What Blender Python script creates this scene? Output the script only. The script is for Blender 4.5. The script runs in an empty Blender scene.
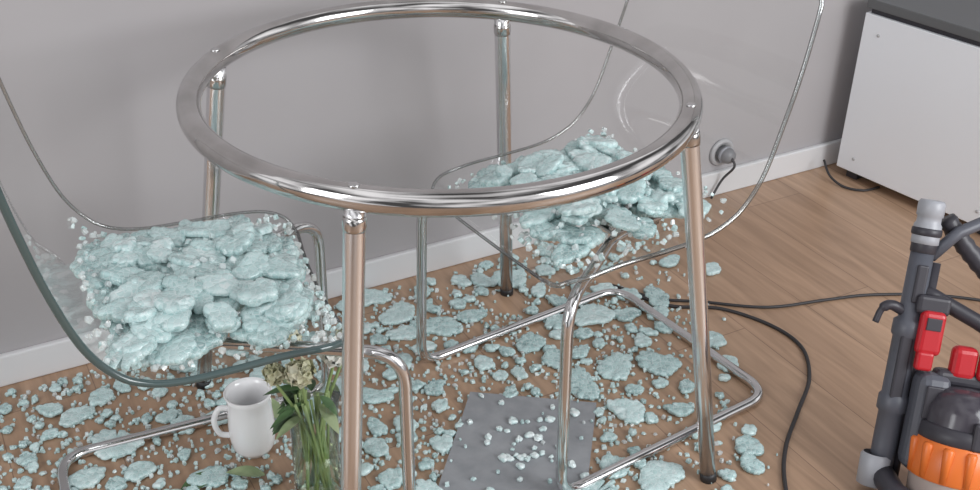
import bpy, bmesh, math, random
from mathutils import Vector, Matrix, Euler, noise
random.seed(7)
S=bpy.context.scene
S.view_settings.view_transform='Standard'
S.view_settings.look='None'

# ------------------------------------------------------------ camera
f,pitch,roll,H,D,yaw=1113.44,0.5291,0.0204,1.4172,1.7038,0.0492
Fv=Vector((math.sin(yaw)*math.cos(pitch),math.cos(yaw)*math.cos(pitch),-math.sin(pitch)))
R0=Vector((math.cos(yaw),-math.sin(yaw),0)); U0=R0.cross(Fv)
Rv=R0*math.cos(roll)+U0*math.sin(roll); Uv=-R0*math.sin(roll)+U0*math.cos(roll)
cd=bpy.data.cameras.new('camera'); cam=bpy.data.objects.new('camera',cd)
S.collection.objects.link(cam); S.camera=cam
m=Matrix((Rv,Uv,-Fv)).transposed().to_4x4(); m.translation=Vector((0,-D,H))
cam.matrix_world=m
cd.sensor_width=36; cd.lens=f/980*36; cd.clip_start=0.02

# ------------------------------------------------------------ materials
def mat(name,color=(.5,.5,.5),rough=.5,metal=0,**kw):
    m=bpy.data.materials.new(name); m.use_nodes=True
    b=m.node_tree.nodes['Principled BSDF']
    b.inputs['Base Color'].default_value=(*color,1)
    b.inputs['Roughness'].default_value=rough
    b.inputs['Metallic'].default_value=metal
    for k,v in kw.items(): b.inputs[k.replace('_',' ')].default_value=v
    return m
def N(m,t,**kw):
    n=m.node_tree.nodes.new(t)
    for k,v in kw.items(): setattr(n,k,v)
    return n
def L(m,a,b): m.node_tree.links.new(a,b)
def bsdf(m): return m.node_tree.nodes['Principled BSDF']
def ramp(m,stops):
    r=N(m,'ShaderNodeValToRGB'); e=r.color_ramp.elements
    while len(e)<len(stops): e.new(.5)
    for i,(p,c) in enumerate(stops): e[i].position=p; e[i].color=(*c,1)
    return r

def noisy(m,c1,c2,scale=20,bump=0,detail=4):
    tc=N(m,'ShaderNodeTexCoord'); n=N(m,'ShaderNodeTexNoise'); n.inputs['Scale'].default_value=scale; n.inputs['Detail'].default_value=detail
    L(m,tc.outputs['Object'],n.inputs['Vector'])
    r=ramp(m,[(.35,c1),(.65,c2)]); L(m,n.outputs['Fac'],r.inputs['Fac']); L(m,r.outputs['Color'],bsdf(m).inputs['Base Color'])
    if bump:
        b=N(m,'ShaderNodeBump'); b.inputs['Strength'].default_value=bump; b.inputs['Distance'].default_value=.002
        L(m,n.outputs['Fac'],b.inputs['Height']); L(m,b.outputs['Normal'],bsdf(m).inputs['Normal'])
    return m
M_wall=noisy(mat('wall_paint',rough=.75),(.385,.368,.376),(.40,.385,.392),3)
M_base=mat('baseboard_paint',(.68,.68,.69),.4)
M_chrome=noisy(mat('chrome',(.72,.70,.68),.09,1),(.50,.49,.48),(.64,.63,.62),14)
M_chair_chrome=mat('chair_chrome',(.66,.66,.66),.13,1)
M_legsteel=mat('brushed_leg_steel',(.80,.80,.81),.22,1)
M_rubber=mat('black_rubber',(.02,.02,.022),.5)
M_white=mat('white_laminate',(.84,.87,.91),.35)
M_darkgrey=mat('dark_grey_laminate',(.12,.125,.13),.45)
M_ceramic=mat('white_ceramic',(.90,.90,.91),.15,Coat_Weight=.5)
M_slate=noisy(mat('grey_slate',rough=.26),(.25,.26,.275),(.30,.31,.325),30,.06)
M_cable=mat('black_cable',(.03,.028,.03),.5)
M_plug=mat('plug_grey',(.42,.42,.43),.35)
M_plugd=mat('plug_dark',(.20,.20,.21),.4)
M_leaf=noisy(mat('leaf_green',rough=.5),(.045,.095,.035),(.09,.17,.07),25)
M_leafp=noisy(mat('leaf_pale',rough=.5),(.22,.29,.15),(.36,.43,.25),25)
M_petal=noisy(mat('petal_cream',rough=.6),(.50,.50,.32),(.70,.69,.54),30)
M_petalw=mat('petal_white',(.78,.79,.74),.6)
M_stem=mat('stem',(.24,.33,.13),.5)
M_vgrey=mat('vacuum_grey',(.085,.09,.11),.42)
M_vdark=mat('vacuum_dark',(.035,.033,.042),.42)
M_vlight=mat('vacuum_silver',(.34,.35,.38),.38)
M_vred=mat('vacuum_red',(.45,.012,.02),.32)
M_vorange=mat('vacuum_orange',(.72,.17,.03),.35)
M_vpurple=mat('vacuum_smoke',(.055,.05,.062),.18)
M_vclear=mat('vacuum_clear_bin',(.40,.33,.30),.15)

def clear(name,tint,fac_scale=1.0,rough=.02,base=.03):
    m=bpy.data.materials.new(name); m.use_nodes=True; nt=m.node_tree; nt.nodes.clear()
    o=N(m,'ShaderNodeOutputMaterial'); mx=N(m,'ShaderNodeMixShader'); t=N(m,'ShaderNodeBsdfTransparent'); g=N(m,'ShaderNodeBsdfGlossy')
    t.inputs['Color'].default_value=(*tint,1); g.inputs['Roughness'].default_value=rough; g.inputs['Color'].default_value=(1,1,1,1)
    fr=N(m,'ShaderNodeLayerWeight'); fr.inputs['Blend'].default_value=.25
    ma=N(m,'ShaderNodeMath',operation='MULTIPLY_ADD'); ma.inputs[1].default_value=fac_scale; ma.inputs[2].default_value=base
    L(m,fr.outputs['Fresnel'],ma.inputs[0]); L(m,ma.outputs[0],mx.inputs[0]); L(m,t.outputs[0],mx.inputs[1]); L(m,g.outputs[0],mx.inputs[2]); L(m,mx.outputs[0],o.inputs[0])
    return m
M_acryl=clear('clear_acrylic',(.96,.97,.968),.8,.03,.035)
M_acredge=mat('acrylic_edge_dark_reflection',(.060,.095,.095),.12,Coat_Weight=.6)  # dark copy of the edge acrylic, its darker reflection put into the colour
M_acredge2=clear('acrylic_edge_pale_reflection',(.66,.69,.685),.9,.08,.18)  # pale copy of the same acrylic, its lighter reflection put into the colour
M_vase=clear('vase_glass',(.96,.985,.96),.9,.02,.05)
M_water=clear('vase_water',(.93,.95,.86),.5,.02,.02)

# shattered glass slabs: frosted icy aqua with a fine crack network
M_glass=mat('tempered_glass_slabs',(.5,.72,.70),.18,Coat_Weight=.5)
at=N(M_glass,'ShaderNodeAttribute'); at.attribute_name='tone'
tcg=N(M_glass,'ShaderNodeTexCoord')
vo=N(M_glass,'ShaderNodeTexVoronoi',feature='DISTANCE_TO_EDGE'); vo.inputs['Scale'].default_value=125
vc0=N(M_glass,'ShaderNodeTexVoronoi',feature='F1'); vc0.inputs['Scale'].default_value=125
nz0=N(M_glass,'ShaderNodeTexNoise'); nz0.inputs['Scale'].default_value=38; nz0.inputs['Detail'].default_value=3
for n_ in (vo,vc0,nz0): L(M_glass,tcg.outputs['Object'],n_.inputs['Vector'])
sx=N(M_glass,'ShaderNodeSeparateColor'); L(M_glass,vc0.outputs['Color'],sx.inputs[0])
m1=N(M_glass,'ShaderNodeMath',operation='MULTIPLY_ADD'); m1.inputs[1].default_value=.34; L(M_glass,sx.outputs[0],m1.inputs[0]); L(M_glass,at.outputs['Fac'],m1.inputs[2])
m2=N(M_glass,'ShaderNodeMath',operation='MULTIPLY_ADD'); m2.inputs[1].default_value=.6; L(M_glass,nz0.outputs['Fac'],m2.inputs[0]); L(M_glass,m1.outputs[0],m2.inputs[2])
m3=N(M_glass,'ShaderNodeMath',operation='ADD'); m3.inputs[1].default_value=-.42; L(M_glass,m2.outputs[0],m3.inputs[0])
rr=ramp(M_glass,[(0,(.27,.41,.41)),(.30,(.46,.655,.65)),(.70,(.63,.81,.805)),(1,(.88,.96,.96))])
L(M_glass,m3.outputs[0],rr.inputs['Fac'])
re=ramp(M_glass,[(0,(1,1,1)),(.09,(0,0,0))])
L(M_glass,vo.outputs['Distance'],re.inputs['Fac'])
mxg=N(M_glass,'ShaderNodeMix',data_type='RGBA'); mxg.inputs[7].default_value=(.90,.96,.96,1)
mf_=N(M_glass,'ShaderNodeMath',operation='MULTIPLY'); mf_.inputs[1].default_value=.45; L(M_glass,re.outputs['Color'],mf_.inputs[0]); L(M_glass,mf_.outputs[0],mxg.inputs[0])
L(M_glass,rr.outputs['Color'],mxg.inputs[6]); L(M_glass,mxg.outputs[2],bsdf(M_glass).inputs['Base Color'])
bg_=N(M_glass,'ShaderNodeBump'); bg_.inputs['Strength'].default_value=.35; bg_.inputs['Distance'].default_value=.002
rb_=ramp(M_glass,[(0,(0,0,0)),(.20,(1,1,1))]); L(M_glass,vo.outputs['Distance'],rb_.inputs['Fac']); L(M_glass,rb_.outputs['Color'],bg_.inputs['Height']); L(M_glass,bg_.outputs['Normal'],bsdf(M_glass).inputs['Normal'])
bsdf(M_glass).inputs['Transmission Weight'].default_value=.12
M_chip=mat('clear_glass_chips',(.90,.96,.96),.06,Transmission_Weight=.5,IOR=1.5)

# floor
M_floor=mat('oak_laminate',rough=.36)
tc=N(M_floor,'ShaderNodeTexCoord'); mp=N(M_floor,'ShaderNodeMapping'); mp.inputs['Rotation'].default_value=(0,0,math.radians(63.3))
L(M_floor,tc.outputs['Object'],mp.inputs['Vector'])
br=N(M_floor,'ShaderNodeTexBrick'); br.offset=.37
br.inputs['Scale'].default_value=1; br.inputs['Brick Width'].default_value=1.2; br.inputs['Row Height'].default_value=.19; br.inputs['Mortar Size'].default_value=.0013; br.inputs['Mortar Smooth'].default_value=.5
br.inputs['Color1'].default_value=(.43,.285,.190,1); br.inputs['Color2'].default_value=(.37,.240,.158,1); br.inputs['Mortar'].default_value=(.22,.135,.09,1)
L(M_floor,mp.outputs[0],br.inputs['Vector'])
mp2=N(M_floor,'ShaderNodeMapping'); mp2.inputs['Scale'].default_value=(2.2,26,1); L(M_floor,mp.outputs[0],mp2.inputs['Vector'])
n1=N(M_floor,'ShaderNodeTexNoise'); n1.inputs['Scale'].default_value=1.6; n1.inputs['Detail'].default_value=7; n1.inputs['Distortion'].default_value=.8
L(M_floor,mp2.outputs[0],n1.inputs['Vector'])
r1=ramp(M_floor,[(.3,(.72,.70,.68)),(.7,(1.18,1.18,1.18))]); L(M_floor,n1.outputs['Fac'],r1.inputs['Fac'])
mx=N(M_floor,'ShaderNodeMix',data_type='RGBA',blend_type='MULTIPLY'); mx.inputs[0].default_value=.8
L(M_floor,br.outputs['Color'],mx.inputs[6]); L(M_floor,r1.outputs['Color'],mx.inputs[7]); L(M_floor,mx.outputs[2],bsdf(M_floor).inputs['Base Color'])

# ------------------------------------------------------------ mesh helpers
def mkobj(name,verts,faces,mat_,smooth=True,parent=None):
    me=bpy.data.meshes.new(name); me.from_pydata([tuple(v) for v in verts],[],faces); me.update()
    if smooth: me.polygons.foreach_set('use_smooth',[True]*len(me.polygons))
    if mat_: me.materials.append(mat_)
    o=bpy.data.objects.new(name,me); S.collection.objects.link(o)
    if parent: o.parent=parent
    return o
def empty(name,loc=(0,0,0)):
    o=bpy.data.objects.new(name,None); o.empty_display_size=.1; S.collection.objects.link(o); o.location=loc
    return o
def fillet(pts,r,n=8):
    pts=[Vector(p) for p in pts]; out=[pts[0]]
    for i in range(1,len(pts)-1):
        a,b,c=pts[i-1],pts[i],pts[i+1]; rr_=r[i] if isinstance(r,(list,tuple)) else r
        d1=(a-b); d2=(c-b); t=min(rr_,d1.length*.48,d2.length*.48)
        p1=b+d1.normalized()*t; p2=b+d2.normalized()*t
        for k in range(n+1):
            s=k/n; out.append(p1*(1-s)**2+b*2*s*(1-s)+p2*s*s)
    out.append(pts[-1]); return out
def catmull(pts,n=8,closed=False):
    P=[Vector(p) for p in pts]; out=[]; m_=len(P)
    for i in range(m_ if closed else m_-1):
        if closed: a,b,c,d=P[i-1],P[i],P[(i+1)%m_],P[(i+2)%m_]
        else: b,c=P[i],P[i+1]; a=P[i-1] if i else b*2-c; d=P[i+2] if i+2<m_ else c*2-b
        for k in range(n):
            t=k/n; out.append(.5*((2*b)+(c-a)*t+(2*a-5*b+4*c-d)*t*t+(-a+3*b-3*c+d)*t**3))
    if not closed: out.append(P[-1])
    return out
def tube(name,pts,r,mat_,parent=None,seg=14,closed=False,cap=True):
    P=[Vector(p) for p in pts]; n=len(P); R_=r if isinstance(r,(list,tuple)) else [r]*n
    T=[]
    for i in range(n):
        if closed: t=P[(i+1)%n]-P[i-1]
        else: t=P[min(i+1,n-1)]-P[max(i-1,0)]
        T.append(t.normalized())
    u=T[0].orthogonal().normalized(); V=[]; Fc=[]
    if closed: u=Vector((0,0,1)); u=(u-T[0]*u.dot(T[0])).normalized()
    for i in range(n):
        u=(u-T[i]*u.dot(T[i])).normalized(); w=T[i].cross(u)
        for k in range(seg):
            a=2*math.pi*k/seg; V.append(P[i]+(u*math.cos(a)+w*math.sin(a))*R_[i])
    for i in range(n if closed else n-1):
        j=(i+1)%n
        for k in range(seg):
            k2=(k+1)%seg; Fc.append((i*seg+k,i*seg+k2,j*seg+k2,j*seg+k))
    if not closed and cap:
        Fc.append(tuple(range(seg))[::-1]); Fc.append(tuple((n-1)*seg+k for k in range(seg)))
    return mkobj(name,V,Fc,mat_,True,parent)
def lathe(name,prof,mat_,parent=None,seg=40,loc=(0,0,0),axis=None):
    V=[];Fc=[];n=len(prof)
    for (r,z) in prof:
        for k in range(seg):
            a=2*math.pi*k/seg; V.append(Vector((r*math.cos(a),r*math.sin(a),z)))
    for i in range(n-1):
        for k in range(seg):
            k2=(k+1)%seg; Fc.append((i*seg+k,i*seg+k2,(i+1)*seg+k2,(i+1)*seg+k))
    if axis is not None:
        q=Vector((0,0,1)).rotation_difference(Vector(axis).normalized()); V=[q@v for v in V]
    V=[v+Vector(loc) for v in V]
    return mkobj(name,V,Fc,mat_,True,parent)
def box(name,c,size,mat_,parent=None,rotz=0,bev=.002,rot=None):
    bm=bmesh.new(); bmesh.ops.create_cube(bm,size=1)
    bmesh.ops.scale(bm,vec=size,verts=bm.verts)
    if bev: bmesh.ops.bevel(bm,geom=bm.edges[:],offset=bev,segments=3,profile=.5,affect='EDGES')
    M_=(rot if rot is not None else Matrix.Rotation(rotz,3,'Z')).to_4x4(); M_.translation=Vector(c)
    bmesh.ops.transform(bm,matrix=M_,verts=bm.verts)
    me=bpy.data.meshes.new(name); bm.to_mesh(me); bm.free(); me.materials.append(mat_)
    o=bpy.data.objects.new(name,me); S.collection.objects.link(o)
    if parent: o.parent=parent
    return o

# ------------------------------------------------------------ room
W0=Vector((-.904,.148,0)); wd=Vector((.8934,.4492,0)).normalized(); wn=Vector((wd.y,-wd.x,0)) # toward room
wa=math.atan2(wd.y,wd.x)
box('floor',(0,0,-.025),(7,7,.05),M_floor,bev=0)
box('wall_back',W0+wd*.8-wn*.065+Vector((0,0,1.25)),(5.2,.1,2.5),M_wall,rotz=wa,bev=0)
box('baseboard_back',W0+wd*.8-wn*.0075+Vector((0,0,.036)),(5.2,.015,.072),M_base,rotz=wa,bev=.004)

# ------------------------------------------------------------ table
tab=empty('round_table_frame')
RR=.4032; hz=.72; rr_=.0190
tube('ring',[(RR*math.cos(a),RR*math.sin(a),hz) for a in [2*math.pi*i/160 for i in range(160)]],rr_,M_chrome,tab,seg=24,closed=True)
rot=-0.2953; sp=.1119
for i in range(4):
    a=rot+i*math.pi/2; dr=Vector((math.cos(a),math.sin(a),0))
    top=dr*RR+Vector((0,0,hz-.012)); bot=dr*(RR+sp)
    def at_(t): return top.lerp(bot,t)
    tube('leg_%d'%(i+1),[at_(0),at_(.04),at_(.5),at_(.985)],[.0158,.0158,.0153,.0142],M_legsteel,tab,seg=20)
    tube('leg_collar_%d'%(i+1),[at_(.018),at_(.028),at_(.045),at_(.050)],[.0160,.0170,.0170,.0160],M_chrome,tab,seg=20)
    tube('leg_foot_%d'%(i+1),[at_(.975),at_(.985),at_(1)],[.0143,.0155,.0155],M_rubber,tab,seg=20)
    c=dr*RR+Vector((0,0,hz+rr_-.001))
    lathe('glass_pad_%d'%(i+1),[(0,0),(.008,0),(.008,.002),(.006,.003),(0,.003)],M_chair_chrome,tab,seg=20,loc=c)

# ------------------------------------------------------------ chairs
prof1=[(0,.420),(-.022,.436),(-.09,.443),(-.18,.440),(-.25,.440),(-.30,.450),(-.34,.475),(-.378,.53),(-.408,.62),(-.432,.73),(-.452,.85)]
prof2=[(0,.420),(-.025,.436),(-.10,.443),(-.20,.440),(-.28,.440),(-.335,.450),(-.385,.475),(-.43,.53),(-.465,.62),(-.50,.73),(-.535,.88)]
class Shell:
    def __init__(s,prof):
        s.PC=catmull([(p[0],0,p[1]) for p in prof],6); s.cum=[0]
        for i in range(1,len(s.PC)): s.cum.append(s.cum[-1]+(s.PC[i]-s.PC[i-1]).length)
        s.TOT=s.cum[-1]
    def hw(s,i):
        q=s.cum[i]; base=.222+.012*math.sin(math.pi*q/s.TOT); rc=.06
        for e in (q,s.TOT-q):
            if e<rc: base-=rc-math.sqrt(max(0,rc*rc-(rc-e)**2))
        return base
    def surf(s,i,v):
        p=s.PC[i]; w=s.hw(i)
        t=(s.PC[min(i+1,len(s.PC)-1)]-s.PC[max(i-1,0)]).normalized()
        nn=Vector((abs(t.z),0,abs(t.x)))
        return p+Vector((0,v*w,0))+nn*(.012*v*v)
    def z(s,x,y): return min(s.PC,key=lambda p:abs(p.x-x)+(0 if p.z<.5 else 9)).z+.012*(y/.22)**2
def chair(front,ang,sh,near_sign,dark_r):
    e=empty('transparent_chair'); n=len(sh.PC); K=16
    Mx=Matrix.Rotation(ang,4,'Z'); Mx.translation=Vector((front[0],front[1],0))
    V=[];Fc=[]
    for i in range(n):
        for k in range(K+1): V.append(Mx@sh.surf(i,-1+2*k/K))
    for i in range(n-1):
        for k in range(K):
            a=i*(K+1)+k; Fc.append((a,a+1,a+K+2,a+K+1))
    mkobj('shell',V,Fc,M_acryl,True,e)
    def ded(l):
        q=[l[0]]
        for v in l[1:]:
            if (v-q[-1]).length>.004: q.append(v)
        return q
    near=[Mx@sh.surf(i,near_sign) for i in range(n)]
    rest=[sh.surf(n-1,near_sign*(1-2*k/K)) for k in range(0,K)]+[sh.surf(i,-near_sign) for i in range(n-1,-1,-1)]+[sh.surf(0,near_sign*(-1+2*k/K)) for k in range(1,K+1)]
    near=ded(near)
    tube('shell_edge_side',near,dark_r[0],dark_r[1],e,seg=10)
    tube('shell_edge',ded([Mx@v for v in rest]),.0030,M_acredge2,e,seg=8)
    return e,Mx
def frame(e,Mx,FN,th,side_sgn,w,d):
    r=.0105; fwd=Vector((math.cos(th),math.sin(th),0)); side=Vector((-fwd.y,fwd.x,0))*side_sgn
    FN=Vector((FN[0],FN[1],r)); FF=FN+side*w; BN=FN-fwd*d; BF=FF-fwd*d
    up=Vector((0,0,.405))
    tn=FN+up+side*.012; tf=FF+up-side*.012
    mid=Mx@Vector((-.20,0,0)); mid.z=.418
    a=(tn-tf).normalized()
    mn=mid+a*.10; mf=mid-a*.10
    mn2=mn-fwd*.10; mf2=mf-fwd*.10
    for q in (mn2,mf2): q.z=.425
    P=fillet([mn2,mn,tn,FN,BN,BF,FF,tf,mf,mf2],[0,.04,.06,.05,.06,.06,.05,.06,.04,0],10)
    tube('frame_tube',P,r,M_chair_chrome,e,seg=16)
    c=(mn+mf+mn2+mf2)/4; c.z=.430
    box('mounting_plate',c,(.12,.22,.006),M_chair_chrome,e,rotz=math.atan2(fwd.y,fwd.x),bev=.002)
    for i,q in enumerate((mn,mf,mn2,mf2)):
        lathe('bolt_%d'%i,[(0,.012),(.008,.012),(.010,.004),(.010,0),(0,0)],M_chair_chrome,e,seg=16,loc=(q.x,q.y,.434))
SH1=Shell(prof1); SH2=Shell(prof2)
chair1,Mx1=chair((-.210,-.129),math.radians(19.5),SH1,-1,(.0058,M_acredge)); frame(chair1,Mx1,(-.055,-.33),math.radians(22),1,.48,.52)
chair2,Mx2=chair((.086,.006),math.radians(212.4),SH2,1,(.0042,M_acredge2)); frame(chair2,Mx2,(.211,-.20),math.radians(212.4),-1,.48,.54)

# ------------------------------------------------------------ shattered glass
class Crumbs:
    def __init__(s): s.V=[];s.F=[];s.T=[];s.S=[]
    def cell(s,c,r,h,M_,tone,sides=None,flat=.78):
        k=sides or random.choice((4,5,5,6)); b=len(s.V); a0=random.random()*6.28
        rs=[r*random.uniform(.75,1.2) for _ in range(k)]
        for (zz,sc) in ((0,1),(h*.6,1.0),(h,flat)):
            for i in range(k):
                a=a0+2*math.pi*i/k; s.V.append(M_@Vector((c[0]+rs[i]*sc*math.cos(a),c[1]+rs[i]*sc*math.sin(a),c[2]+zz)))
        for l in range(2):
            for i in range(k):
                j=(i+1)%k; s.F.append((b+l*k+i,b+l*k+j,b+(l+1)*k+j,b+(l+1)*k+i)); s.T.append(tone); s.S.append(False)
        s.F.append(tuple(b+2*k+i for i in range(k))); s.T.append(tone); s.S.append(False)
    def slab(s,M_,R_,h=.009,tone=.6,lobe=.0115):
        nseg=max(20,int(2*math.pi*R_/.0032)); b=len(s.V)
        lb=[]; core=R_*.55
        nl=max(5,int(2*math.pi*R_*.8/(lobe*1.35)))
        p1,p2=random.random()*6.28,random.random()*6.28; el=random.uniform(.66,1)
        for k in range(nl):
            a=2*math.pi*(k+random.uniform(-.3,.3))/nl; rl=min(R_*.45,lobe*random.uniform(.8,1.4))
            d=max(core*.5,(R_-rl)*(1+.20*math.sin(2*a+p1)+.15*math.sin(3*a+p2))*random.uniform(.88,1.07))
            lb.append((d*math.cos(a),d*math.sin(a),rl))
        lb.append((0,0,core))
        def rad(a):
            ca,sa=math.cos(a),math.sin(a); best=core
            for (x,y,r) in lb:
                t=x*ca+y*sa; q=r*r-(x*x+y*y-t*t)
                if q>0: best=max(best,t+math.sqrt(q))
            return best
        rads=[rad(2*math.pi*k/nseg) for k in range(nseg)]
        ph=random.random()*50
        rings=[(0.98,0,0),(1.0,.0010,.4),(1.0,0,.8),(1.0,-.0026,1.0),(.72,0,1.08),(.40,0,1.04)]
        for (fr,off,hh) in rings:
            for k in range(nseg):
                a=2*math.pi*k/nseg; r=max(.001,rads[k]*fr+off); x=r*math.cos(a); y=r*math.sin(a)*el
                dz=0 if hh==0 else .0030*noise.noise(Vector((x*80+ph,y*80,ph)))
                s.V.append(M_@Vector((x,y,h*hh+dz)))
        s.V.append(M_@Vector((0,0,h*1.02)))
        n=len(rings)
        for l in range(n-1):
            for k in range(nseg):
                k2=(k+1)%nseg; s.F.append((b+l*nseg+k,b+l*nseg+k2,b+(l+1)*nseg+k2,b+(l+1)*nseg+k)); s.T.append(tone-(.10 if l<2 else 0)); s.S.append(True)
        for k in range(nseg):
            s.F.append((b+(n-1)*nseg+k,b+(n-1)*nseg+(k+1)%nseg,b+n*nseg)); s.T.append(tone); s.S.append(True)
    def build(s,name,mat_):
        me=bpy.data.meshes.new(name); me.from_pydata([tuple(v) for v in s.V],[],s.F); me.update(); me.materials.append(mat_)
        me.polygons.foreach_set('use_smooth',s.S)
        at=me.attributes.new('tone','FLOAT','FACE'); at.data.foreach_set('value',s.T)
        o=bpy.data.objects.new(name,me); S.collection.objects.link(o); return o
def pm(loc,tx=0,ty=0,rz=None):
    M_=Euler((tx,ty,rz if rz is not None else random.random()*6.28)).to_matrix().to_4x4(); M_.translation=Vector(loc); return M_
def inpoly(x,y,P):
    c=False;j=len(P)-1
    for i in range(len(P)):
        if (P[i][1]>y)!=(P[j][1]>y) and x<(P[j][0]-P[i][0])*(y-P[i][1])/(P[j][1]-P[i][1])+P[i][0]: c=not c
        j=i
    return c
def seat_pile(Mx,sh,xr,yr,n,name,chips):
    C=Crumbs(); K=Crumbs(); cx=sum(xr)/2; cy=sum(yr)/2
    for k in range(n):
        lay=k/n
        sq=1-.24*lay
        x=cx+(random.uniform(*xr)-cx)*sq; y=cy+(random.uniform(*yr)-cy)*sq
        R_=random.uniform(.026,.050)*(1-.30*lay)
        edge=max(0,1-(abs(y-cy)/((yr[1]-yr[0])/2))**4)*max(0,1-(abs(x-cx)/((xr[1]-xr[0])/2))**4)
        z=sh.z(x,y)+.004+(.004+.046*lay)*edge+.004*lay
        t=.04+.27*lay
        C.slab(Mx@pm((x,y,z),random.uniform(-t,t),random.uniform(-t,t)),R_,tone=.24+.26*lay+random.uniform(-.15,.22),h=random.uniform(.008,.013),lobe=random.uniform(.009,.014))  # tone darkens the lower layers, painting crevice shade into the pile
    for k in range(chips):
        x=random.uniform(xr[0]-.015,xr[1]+.03); y=random.uniform(yr[0]-.02,yr[1]+.02)
        C2=K if k%2 else C
        C2.cell((0,0,0),random.uniform(.003,.0072),random.uniform(.004,.010),Mx@pm((x,y,sh.z(x,y)+.003+random.random()*.056*max(0,1-(abs(y-cy)/.18)**3)*max(0,1-(abs(x-cx)/.165)**3)),random.uniform(-.8,.8),random.uniform(-.8,.8)),random.uniform(.4,.9),sides=random.choice((4,5)))
    o=C.build(name,M_glass); o2=K.build('clear_chips',M_chip); o2.parent=o; return o
seat_pile(Mx1,SH1,(-.345,-.03),(-.19,.18),165,'shattered_glass_pile',650)
seat_pile(Mx2,SH2,(-.37,-.05),(-.17,.19),140,'shattered_glass_pile',450)
C=Crumbs(); K=Crumbs()
def wally(x): return .148+.5028*(x+.904)
slate=[(.055,.11),(-.02,-.21),(.25,-.24),(.31,.07)]
avoid=[(-.362,-.045,.065),(-.235,-.175,.06),(-.35,-.02,.06)]
def dens(x,y):
    dw=(wally(x)-y)*.893
    if dw<.03: return 0
    d=1.0
    if x>.40: d*=max(0,1-(x-.40)/.26)*.8
    if y<-.15 and x>.35: d*=.3
    if x>.1 and dw<.25: d*=.45
    if inpoly(x,y,slate): d*=.0
    return d
placed=[];tries=0
while len(placed)<430 and tries<26000:
    tries+=1
    x=random.uniform(-1.25,.72); y=random.uniform(-.42,.9)
    if random.random()>dens(x,y): continue
    R_=random.choice((.010,.013,.017,.021,.027,.034,.044,.052))
    if x>.5: R_=min(R_,.03)
    if any(math.hypot(x-a,y-b)<rad+R_ for a,b,rad in avoid): continue
    if any(math.hypot(x-a,y-b)<(rad+R_)*.82 for a,b,rad in placed): continue
    placed.append((x,y,R_))
    C.slab(pm((x,y,.0015+random.random()*.002),random.uniform(-.04,.04),random.uniform(-.04,.04)),R_,tone=random.uniform(.16,.60),h=.008,lobe=random.uniform(.007,.011))
n=0
while n<4200:
    x=random.uniform(-1.25,.80); y=random.uniform(-.42,.95)
    if random.random()>max(dens(x,y),.10 if inpoly(x,y,slate) else 0): continue
    n+=1
    z=.009 if inpoly(x,y,slate) else .001
    (K if n%5==0 else C).cell((0,0,0),random.uniform(.002,.0062),random.uniform(.003,.008),pm((x,y,z),random.uniform(-.2,.2),random.uniform(-.2,.2)),random.uniform(.25,.8),sides=random.choice((4,5)))
for k in range(38):
    x=random.gauss(.16,.055); y=random.gauss(-.06,.09)
    if inpoly(x,y,slate): C.slab(pm((x,y,.009)),random.uniform(.005,.012),tone=.85,h=.006,lobe=.005)
o=C.build('shattered_glass_on_floor',M_glass); o2=K.build('clear_chips',M_chip); o2.parent=o

V=[(x,y,0) for x,y in slate]+[(x,y,.008) for x,y in slate]
mkobj('slate_tile',V,[(3,2,1,0),(4,5,6,7)]+[(i,(i+1)%4,4+(i+1)%4,4+i) for i in range(4)],M_slate,False)

# ------------------------------------------------------------ jug
mug=empty('white_jug')
mc=Vector((-.362,-.045,0)); k_=1.08
pj=[(0,.004),(.026,.004),(.028,0),(.032,.001),(.037,.012),(.040,.035),(.040,.06),(.038,.09),(.0375,.112),(.0415,.124),(.039,.125),(.0355,.112),(.036,.05),(.033,.014),(0,.011)]
lathe('body',[(r*k_,z*k_) for r,z in pj],M_ceramic,mug,48,mc)
hd=Vector((-.85,-.25,0)).normalized()
hp=catmull([mc+hd*.039+Vector((0,0,.104)),mc+hd*.056+Vector((0,0,.106)),mc+hd*.067+Vector((0,0,.080)),mc+hd*.060+Vector((0,0,.050)),mc+hd*.041+Vector((0,0,.040))],8)
tube('handle',hp,.0056,M_ceramic,mug,seg=12)

def leaf(name,base,dirv,length,width,mat_,parent,curl=.25,up=Vector((0,0,1))):
    dirv=Vector(dirv).normalized(); side=dirv.cross(up)
    if side.length<.1: side=Vector((1,0,0))
    side.normalize(); nn=side.cross(dirv); V=[];Fc=[];n=8
    for i in range(n+1):
        t=i/n; wv=width*math.sin(math.pi*min(1,t*.97+.03))**.8*(1-.25*t)
        c=Vector(base)+dirv*length*t-nn*curl*length*t*t
        for k in (-1,-.5,0,.5,1): V.append(c+side*wv*k*.5+nn*abs(k)*wv*.15)
    for v in V: v.z=max(v.z,.003)
    for i in range(n):
        for k in range(4): a=i*5+k; Fc.append((a,a+1,a+6,a+5))
    return mkobj(name,V,Fc,mat_,True,parent)
def blossom(name,c,R_,mat_,parent,n=46):
    V=[];Fc=[]
    for i in range(n):
        z=1-2*(i+.5)/n; a=i*2.399; rr=math.sqrt(1-z*z); d=Vector((rr*math.cos(a),rr*math.sin(a),z))
        t=d.orthogonal().normalized(); t.rotate(Matrix.Rotation(random.random()*6,3,d)); b_=d.cross(t)
        o_=Vector(c)+d*R_*random.uniform(.7,1.05); s_=R_*.40; k0=len(V)
        V.append(o_-d*R_*.25)
        for k in range(8):
            aa=k*math.pi/4; V.append(o_+(t*math.cos(aa)+b_*math.sin(aa))*s_*(1 if k%2 else .75)+d*R_*.12*math.sin(aa*2))
        for k in range(8): Fc.append((k0,k0+1+k,k0+1+(k+1)%8))
    return mkobj(name,V,Fc,mat_,True,parent)

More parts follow.
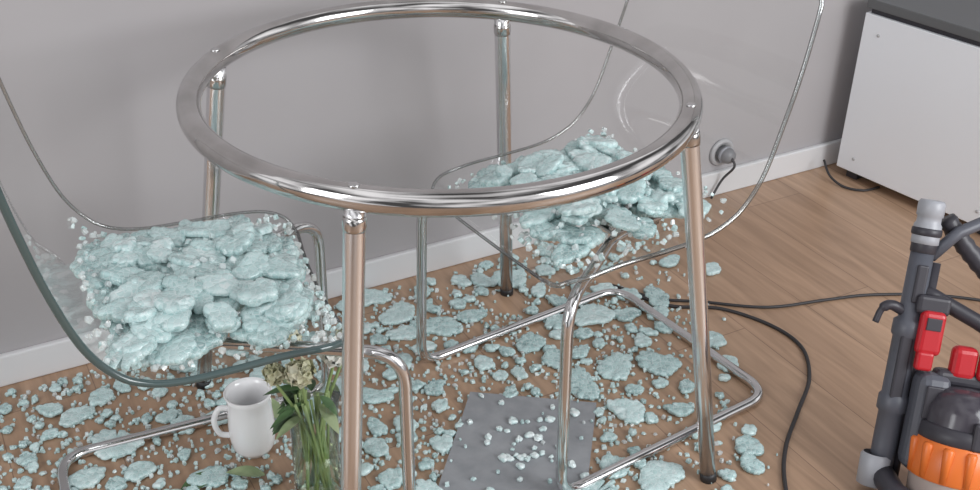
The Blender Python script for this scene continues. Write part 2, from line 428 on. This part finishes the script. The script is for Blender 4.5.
va=empty('glass_vase_with_flowers')
vc=Vector((-.225,-.180,0))
lathe('vase',[(r*1.15,z*1.15) for r,z in [(0,.006),(.033,.006),(.036,0),(.038,.004),(.037,.06),(.036,.12),(.038,.17),(.042,.20)]],M_vase,va,40,vc)
lathe('water',[(0,.010),(.036,.010),(.037,.06),(.0365,.11),(0,.11)],M_water,va,32,vc)
heads=[(-.280,-.20,.29,.020,M_petal),(-.235,-.215,.305,.024,M_petal),(-.185,-.165,.31,.025,M_petalw),(-.262,-.145,.315,.022,M_petal),(-.165,-.14,.32,.020,M_petal)]
for i,(x,y,z,R_,mt) in enumerate(heads):
    st=vc+Vector((random.uniform(-.02,.02),random.uniform(-.02,.02),.015))
    tube('stem_%d'%i,catmull([st,vc+Vector(((x-vc.x)*.3,(y-vc.y)*.3,.17)),Vector((x,y,z-.02))],8),.0028,M_stem,va,seg=8)
    blossom('flower_%d'%i,(x,y,z),R_,mt,va)
for i in range(18):
    st=vc+Vector((random.uniform(-.026,.026),random.uniform(-.026,.026),.015)); en=vc+Vector((random.uniform(-.03,.03),random.uniform(-.03,.03),.23))
    tube('stalk_%d'%i,[st,st.lerp(en,.5),en],.0028,M_stem,va,seg=6)
for i in range(20):
    a=random.uniform(0,6.28)
    if random.random()<.6: a=random.uniform(2.2,4.2)
    b_=vc+Vector((.02*math.cos(a),.02*math.sin(a),random.uniform(.18,.25)))
    leaf('leaf_%d'%i,b_,(math.cos(a),math.sin(a),random.uniform(-.5,.5)),random.uniform(.04,.07),random.uniform(.018,.030),M_leaf if i%3 else M_leafp,va)
for nm,b_,dv,ln,wd_,mt in (('fallen_leaf',(-.315,.03,.006),(-.8,.5,.5),.085,.045,M_leafp),('fallen_leaf',(-.42,-.125,.006),(-.7,-.6,.05),.08,.045,M_leaf),('fallen_leaf',(-.33,-.13,.006),(-.8,-.1,.3),.07,.035,M_leafp)):
    leaf(nm,b_,dv,ln,wd_,mt,None,.15)

# ------------------------------------------------------------ cables
cb=empty('power_cable')
tube('cord_1',catmull([(.40,.52,.004),(.50,.46,.004),(.60,.445,.004),(.75,.42,.004),(.90,.45,.004),(1.02,.47,.004),(1.2,.46,.004),(1.45,.38,.004)],10),.0036,M_cable,cb,seg=8)
tube('cord_2',catmull([(.42,.50,.005),(.52,.43,.004),(.64,.415,.004),(.74,.345,.004),(.785,.26,.004),(.77,.15,.004),(.715,.04,.004),(.66,-.07,.004),(.63,-.18,.004),(.61,-.38,.004)],10),.0042,M_cable,cb,seg=8)
tube('cord_3',catmull([(1.08,1.10,.05),(1.09,1.06,.02),(1.12,1.02,.006),(1.17,1.0,.005),(1.22,1.02,.005)],8),.0035,M_cable,cb,seg=8)

# ------------------------------------------------------------ wall socket w/ plug
so=empty('wall_socket')
sc=W0+wd*((.76+.904)/.8934)+Vector((0,0,.125))-wn*.015
lathe('plate',[(0,.0),(.038,0),(.040,.004),(.036,.010),(.028,.010),(.025,.004),(0,.004)],M_plug,so,40,sc,wn)
lathe('plug',[(0,.004),(.021,.004),(.022,.03),(.018,.042),(.008,.048),(0,.048)],M_plugd,so,28,sc,wn)
lathe('plug_ring',[(.0222,.018),(.024,.019),(.024,.026),(.0222,.027)],M_vlight,so,28,sc,wn)
tube('plug_cord',catmull([sc+wn*.045,sc+wn*.06+Vector((0,0,-.02)),sc+wn*.03-wd*.01+Vector((0,0,-.07)),sc+wn*.03-wd*.04+Vector((0,0,-.12))],8),.0035,M_cable,so,seg=8)

# ------------------------------------------------------------ cabinet
cab=empty('white_cabinet')
ca=Vector((1.12,1.105,0)); d1=Vector((.585,-.811,0)).normalized(); d2=Vector((-d1.y,d1.x,0)); ra=math.atan2(d1.y,d1.x)
Ld,Wd,Hd=.49,.38,.50
def cb_(name,u0,u1,v0,v1,z0,z1,mt,bev=.002):
    c=ca+d1*(u0+u1)/2+d2*(v0+v1)/2+Vector((0,0,(z0+z1)/2))
    return box(name,c,(abs(u1-u0),abs(v1-v0),z1-z0),mt,cab,rotz=ra,bev=bev)
cb_('side_panel',0,Ld-.02,0,.018,.03,.48,M_white)
cb_('far_panel',0,Ld,Wd-.018,Wd,.03,.48,M_white)
cb_('back_panel',0,.012,.018,Wd-.018,.03,.48,M_white)
cb_('bottom_panel',.012,Ld,.018,Wd-.018,.03,.05,M_white)
cb_('door_front',Ld-.018,Ld+.018,.004,Wd-.004,.035,.48,M_darkgrey)
cb_('top_board',.0,Ld+.02,-.002,Wd+.002,.495,.52,M_darkgrey)
cb_('top_gap',.01,Ld-.01,.01,Wd-.01,.48,.495,M_vdark,0)
for i,(u,v) in enumerate(((.04,.04),(Ld-.04,.04),(.04,Wd-.04),(Ld-.04,Wd-.04))):
    cb_('foot_%d'%i,u-.018,u+.018,v-.018,v+.018,0,.032,M_vdark)
for i,(u,z) in enumerate(((.05,.43),(Ld-.06,.43),(.05,.07),(Ld-.06,.07))):
    q=ca+d1*u+Vector((0,0,z)); lathe('screw_%d'%i,[(0,.002),(.004,.002),(.005,0)],M_plug,cab,16,q,-d2)

# ------------------------------------------------------------ vacuum
vc_=empty('upright_vacuum_cleaner')
A=Vector((.79,-.20,.0)); B=Vector((.87,.01,.5)); ax=(B-A).normalized()
rgt=Vector((1,-.1,0)); rgt=(rgt-ax*rgt.dot(ax)).normalized(); fr_=rgt.cross(ax)
if fr_.y>0: fr_=-fr_
RM=Matrix((rgt,fr_,ax)).transposed()
if RM.determinant()<0: RM=Matrix((rgt,-fr_,ax)).transposed()
def vp(u,v,t): return A+rgt*u+fr_*v+ax*t
def vb(name,u,v,t,size,mt,bev=.006): return box(name,vp(u,v,t),size,mt,vc_,rot=RM,bev=bev)
def vl(name,prof,mt,u=0,v=0,t=0,seg=32,axis=None): return lathe(name,prof,mt,vc_,seg,vp(u,v,t),axis or ax)
vl('spine_tube',[(0,.03),(.021,.03),(.022,.10),(.022,.16),(.027,.165),(.027,.19),(.023,.195),(.023,.30),(.027,.305),(.027,.33),(.0205,.335),(.0205,.46),(0,.46)],M_vgrey)
vl('spine_side_rail',[(0,.03),(.011,.03),(.011,.44),(0,.44)],M_vdark,u=.026,v=-.004)
vb('spine_rib',-.004,.018,.25,(.022,.012,.16),M_vdark,.004)
vb('spine_rib_upper',0,.018,.40,(.02,.01,.07),M_vdark,.004)
vl('hose_cuff',[(.020,.470),(.024,.472),(.024,.48),(.024,.505),(.021,.51),(.021,.52),(.0235,.522),(.0235,.545),(.020,.55),(.015,.55),(.015,.51)],M_vlight)
vl('cuff_band',[(.0242,.486),(.0262,.488),(.0262,.498),(.0242,.500)],M_vdark)
vl('cuff_neck',[(.0208,.455),(.0225,.457),(.0225,.472)],M_vdark)
vl('lower_duct',[(.023,.02),(.027,.022),(.028,.075),(.024,.08)],M_vlight,u=-.01)
tube('cable_hook',catmull([vp(-.01,0,.345),vp(-.04,.01,.355),vp(-.055,.01,.345),vp(-.062,.01,.32)],6),[.010]*6+[.009]*6+[.006]*7,M_vdark,vc_,seg=10)
vb('red_clip',.030,.030,.318,(.044,.024,.080),M_vred,.010)
vb('red_clip_tip',.026,.036,.268,(.030,.018,.035),M_vred,.006)
vb('clip_housing',.028,.016,.367,(.06,.034,.035),M_vdark,.008)
vb('clip_slot',.030,.0425,.335,(.026,.003,.022),M_vdark,.001)
tube('handle_arm',fillet([vp(.01,.0,.39),vp(.06,.0,.37),vp(.16,.02,.33),vp(.2,.03,.22),vp(.17,.04,.16)],.05,6),.014,M_vdark,vc_,seg=14)
tube('wand_brace',[vp(.015,0,.45),vp(.06,-.01,.50),vp(.16,-.02,.56)],.011,M_vgrey,vc_,seg=14)
tube('upper_hose',catmull([vp(.04,-.03,.52),vp(.09,-.03,.47),vp(.15,-.02,.42),vp(.21,0,.40)],8),[.016+.0022*(i%2) for i in range(25)],M_vdark,vc_,seg=16)
vl('cyclone_cap',[(0,.235),(.03,.233),(.052,.222),(.060,.205),(.064,.195),(.065,.165)],M_vpurple,u=.105,v=.055)
vl('cyclone_shroud',[(.066,.170),(.071,.168),(.073,.145),(.070,.140)],M_vdark,u=.105,v=.055)
vl('orange_band',[(.069,.142),(.072,.140),(.073,.075),(.071,.071)],M_vorange,u=.105,v=.055)
vl('dust_bin',[(.070,.073),(.068,.02),(.060,.0),(0,.0)],M_vclear,u=.105,v=.055)
for i in range(12):
    a=i*math.pi/6; c_=vp(.105+.071*math.cos(a),.055+.071*math.sin(a),.106)
    tube('orange_cone_%d'%i,[c_-ax*.032,c_+ax*.026,c_+ax*.031],[.006,.010,.007],M_vorange,vc_,seg=10)
vb('motor_housing',.050,.03,.16,(.06,.06,.18),M_vgrey,.02)
vb('motor_vent',.047,.062,.20,(.03,.006,.06),M_vdark,.003)
vb('red_button',.095,.035,.275,(.045,.03,.06),M_vred,.012)
vb('cyclone_handle',.10,.03,.245,(.10,.035,.028),M_vdark,.010)
vb('red_bin_catch',.135,.045,.290,(.034,.024,.085),M_vred,.010)
vb('bin_latch',.115,.125,.165,(.03,.012,.05),M_vdark,.005)
box('floor_head',(.86,-.33,.035),(.26,.11,.06),M_vgrey,vc_,rotz=-.1,bev=.02)
box('head_bumper',(.855,-.385,.022),(.25,.02,.03),M_vred,vc_,rotz=-.1,bev=.008)
tube('head_neck',[vp(0,0,.05),Vector((.80,-.25,.05)),Vector((.84,-.31,.05))],.022,M_vdark,vc_,seg=16)

# ------------------------------------------------------------ lighting
w_=bpy.data.worlds.new('world'); S.world=w_; w_.use_nodes=True; nt=w_.node_tree
bg=nt.nodes['Background']; tcw=nt.nodes.new('ShaderNodeTexCoord'); nz=nt.nodes.new('ShaderNodeTexNoise'); nz.inputs['Scale'].default_value=2.1; nz.inputs['Detail'].default_value=2
rw=nt.nodes.new('ShaderNodeValToRGB'); e_=rw.color_ramp.elements; e_[0].position=.40; e_[0].color=(.09,.088,.09,1); e_[1].position=.62; e_[1].color=(1.2,1.19,1.22,1)
nt.links.new(tcw.outputs['Generated'],nz.inputs['Vector']); nt.links.new(nz.outputs['Fac'],rw.inputs['Fac']); nt.links.new(rw.outputs['Color'],bg.inputs['Color'])
bg.inputs['Strength'].default_value=1.05
def area(name,loc,target,sx,sy,power,col):
    l=bpy.data.lights.new(name,'AREA'); l.shape='RECTANGLE'; l.size=sx; l.size_y=sy; l.energy=power; l.color=col
    o=bpy.data.objects.new(name,l); S.collection.objects.link(o); o.location=loc
    o.rotation_euler=(Vector(target)-Vector(loc)).to_track_quat('-Z','Y').to_euler(); return o
area('window_light',(2.4,-1.6,1.7),(0.2,.3,.3),1.5,1.6,66,(.96,.98,1))
area('window_light_left',(-2.0,-2.0,1.5),(0,.2,.4),.8,1.6,22,(.96,.98,1))
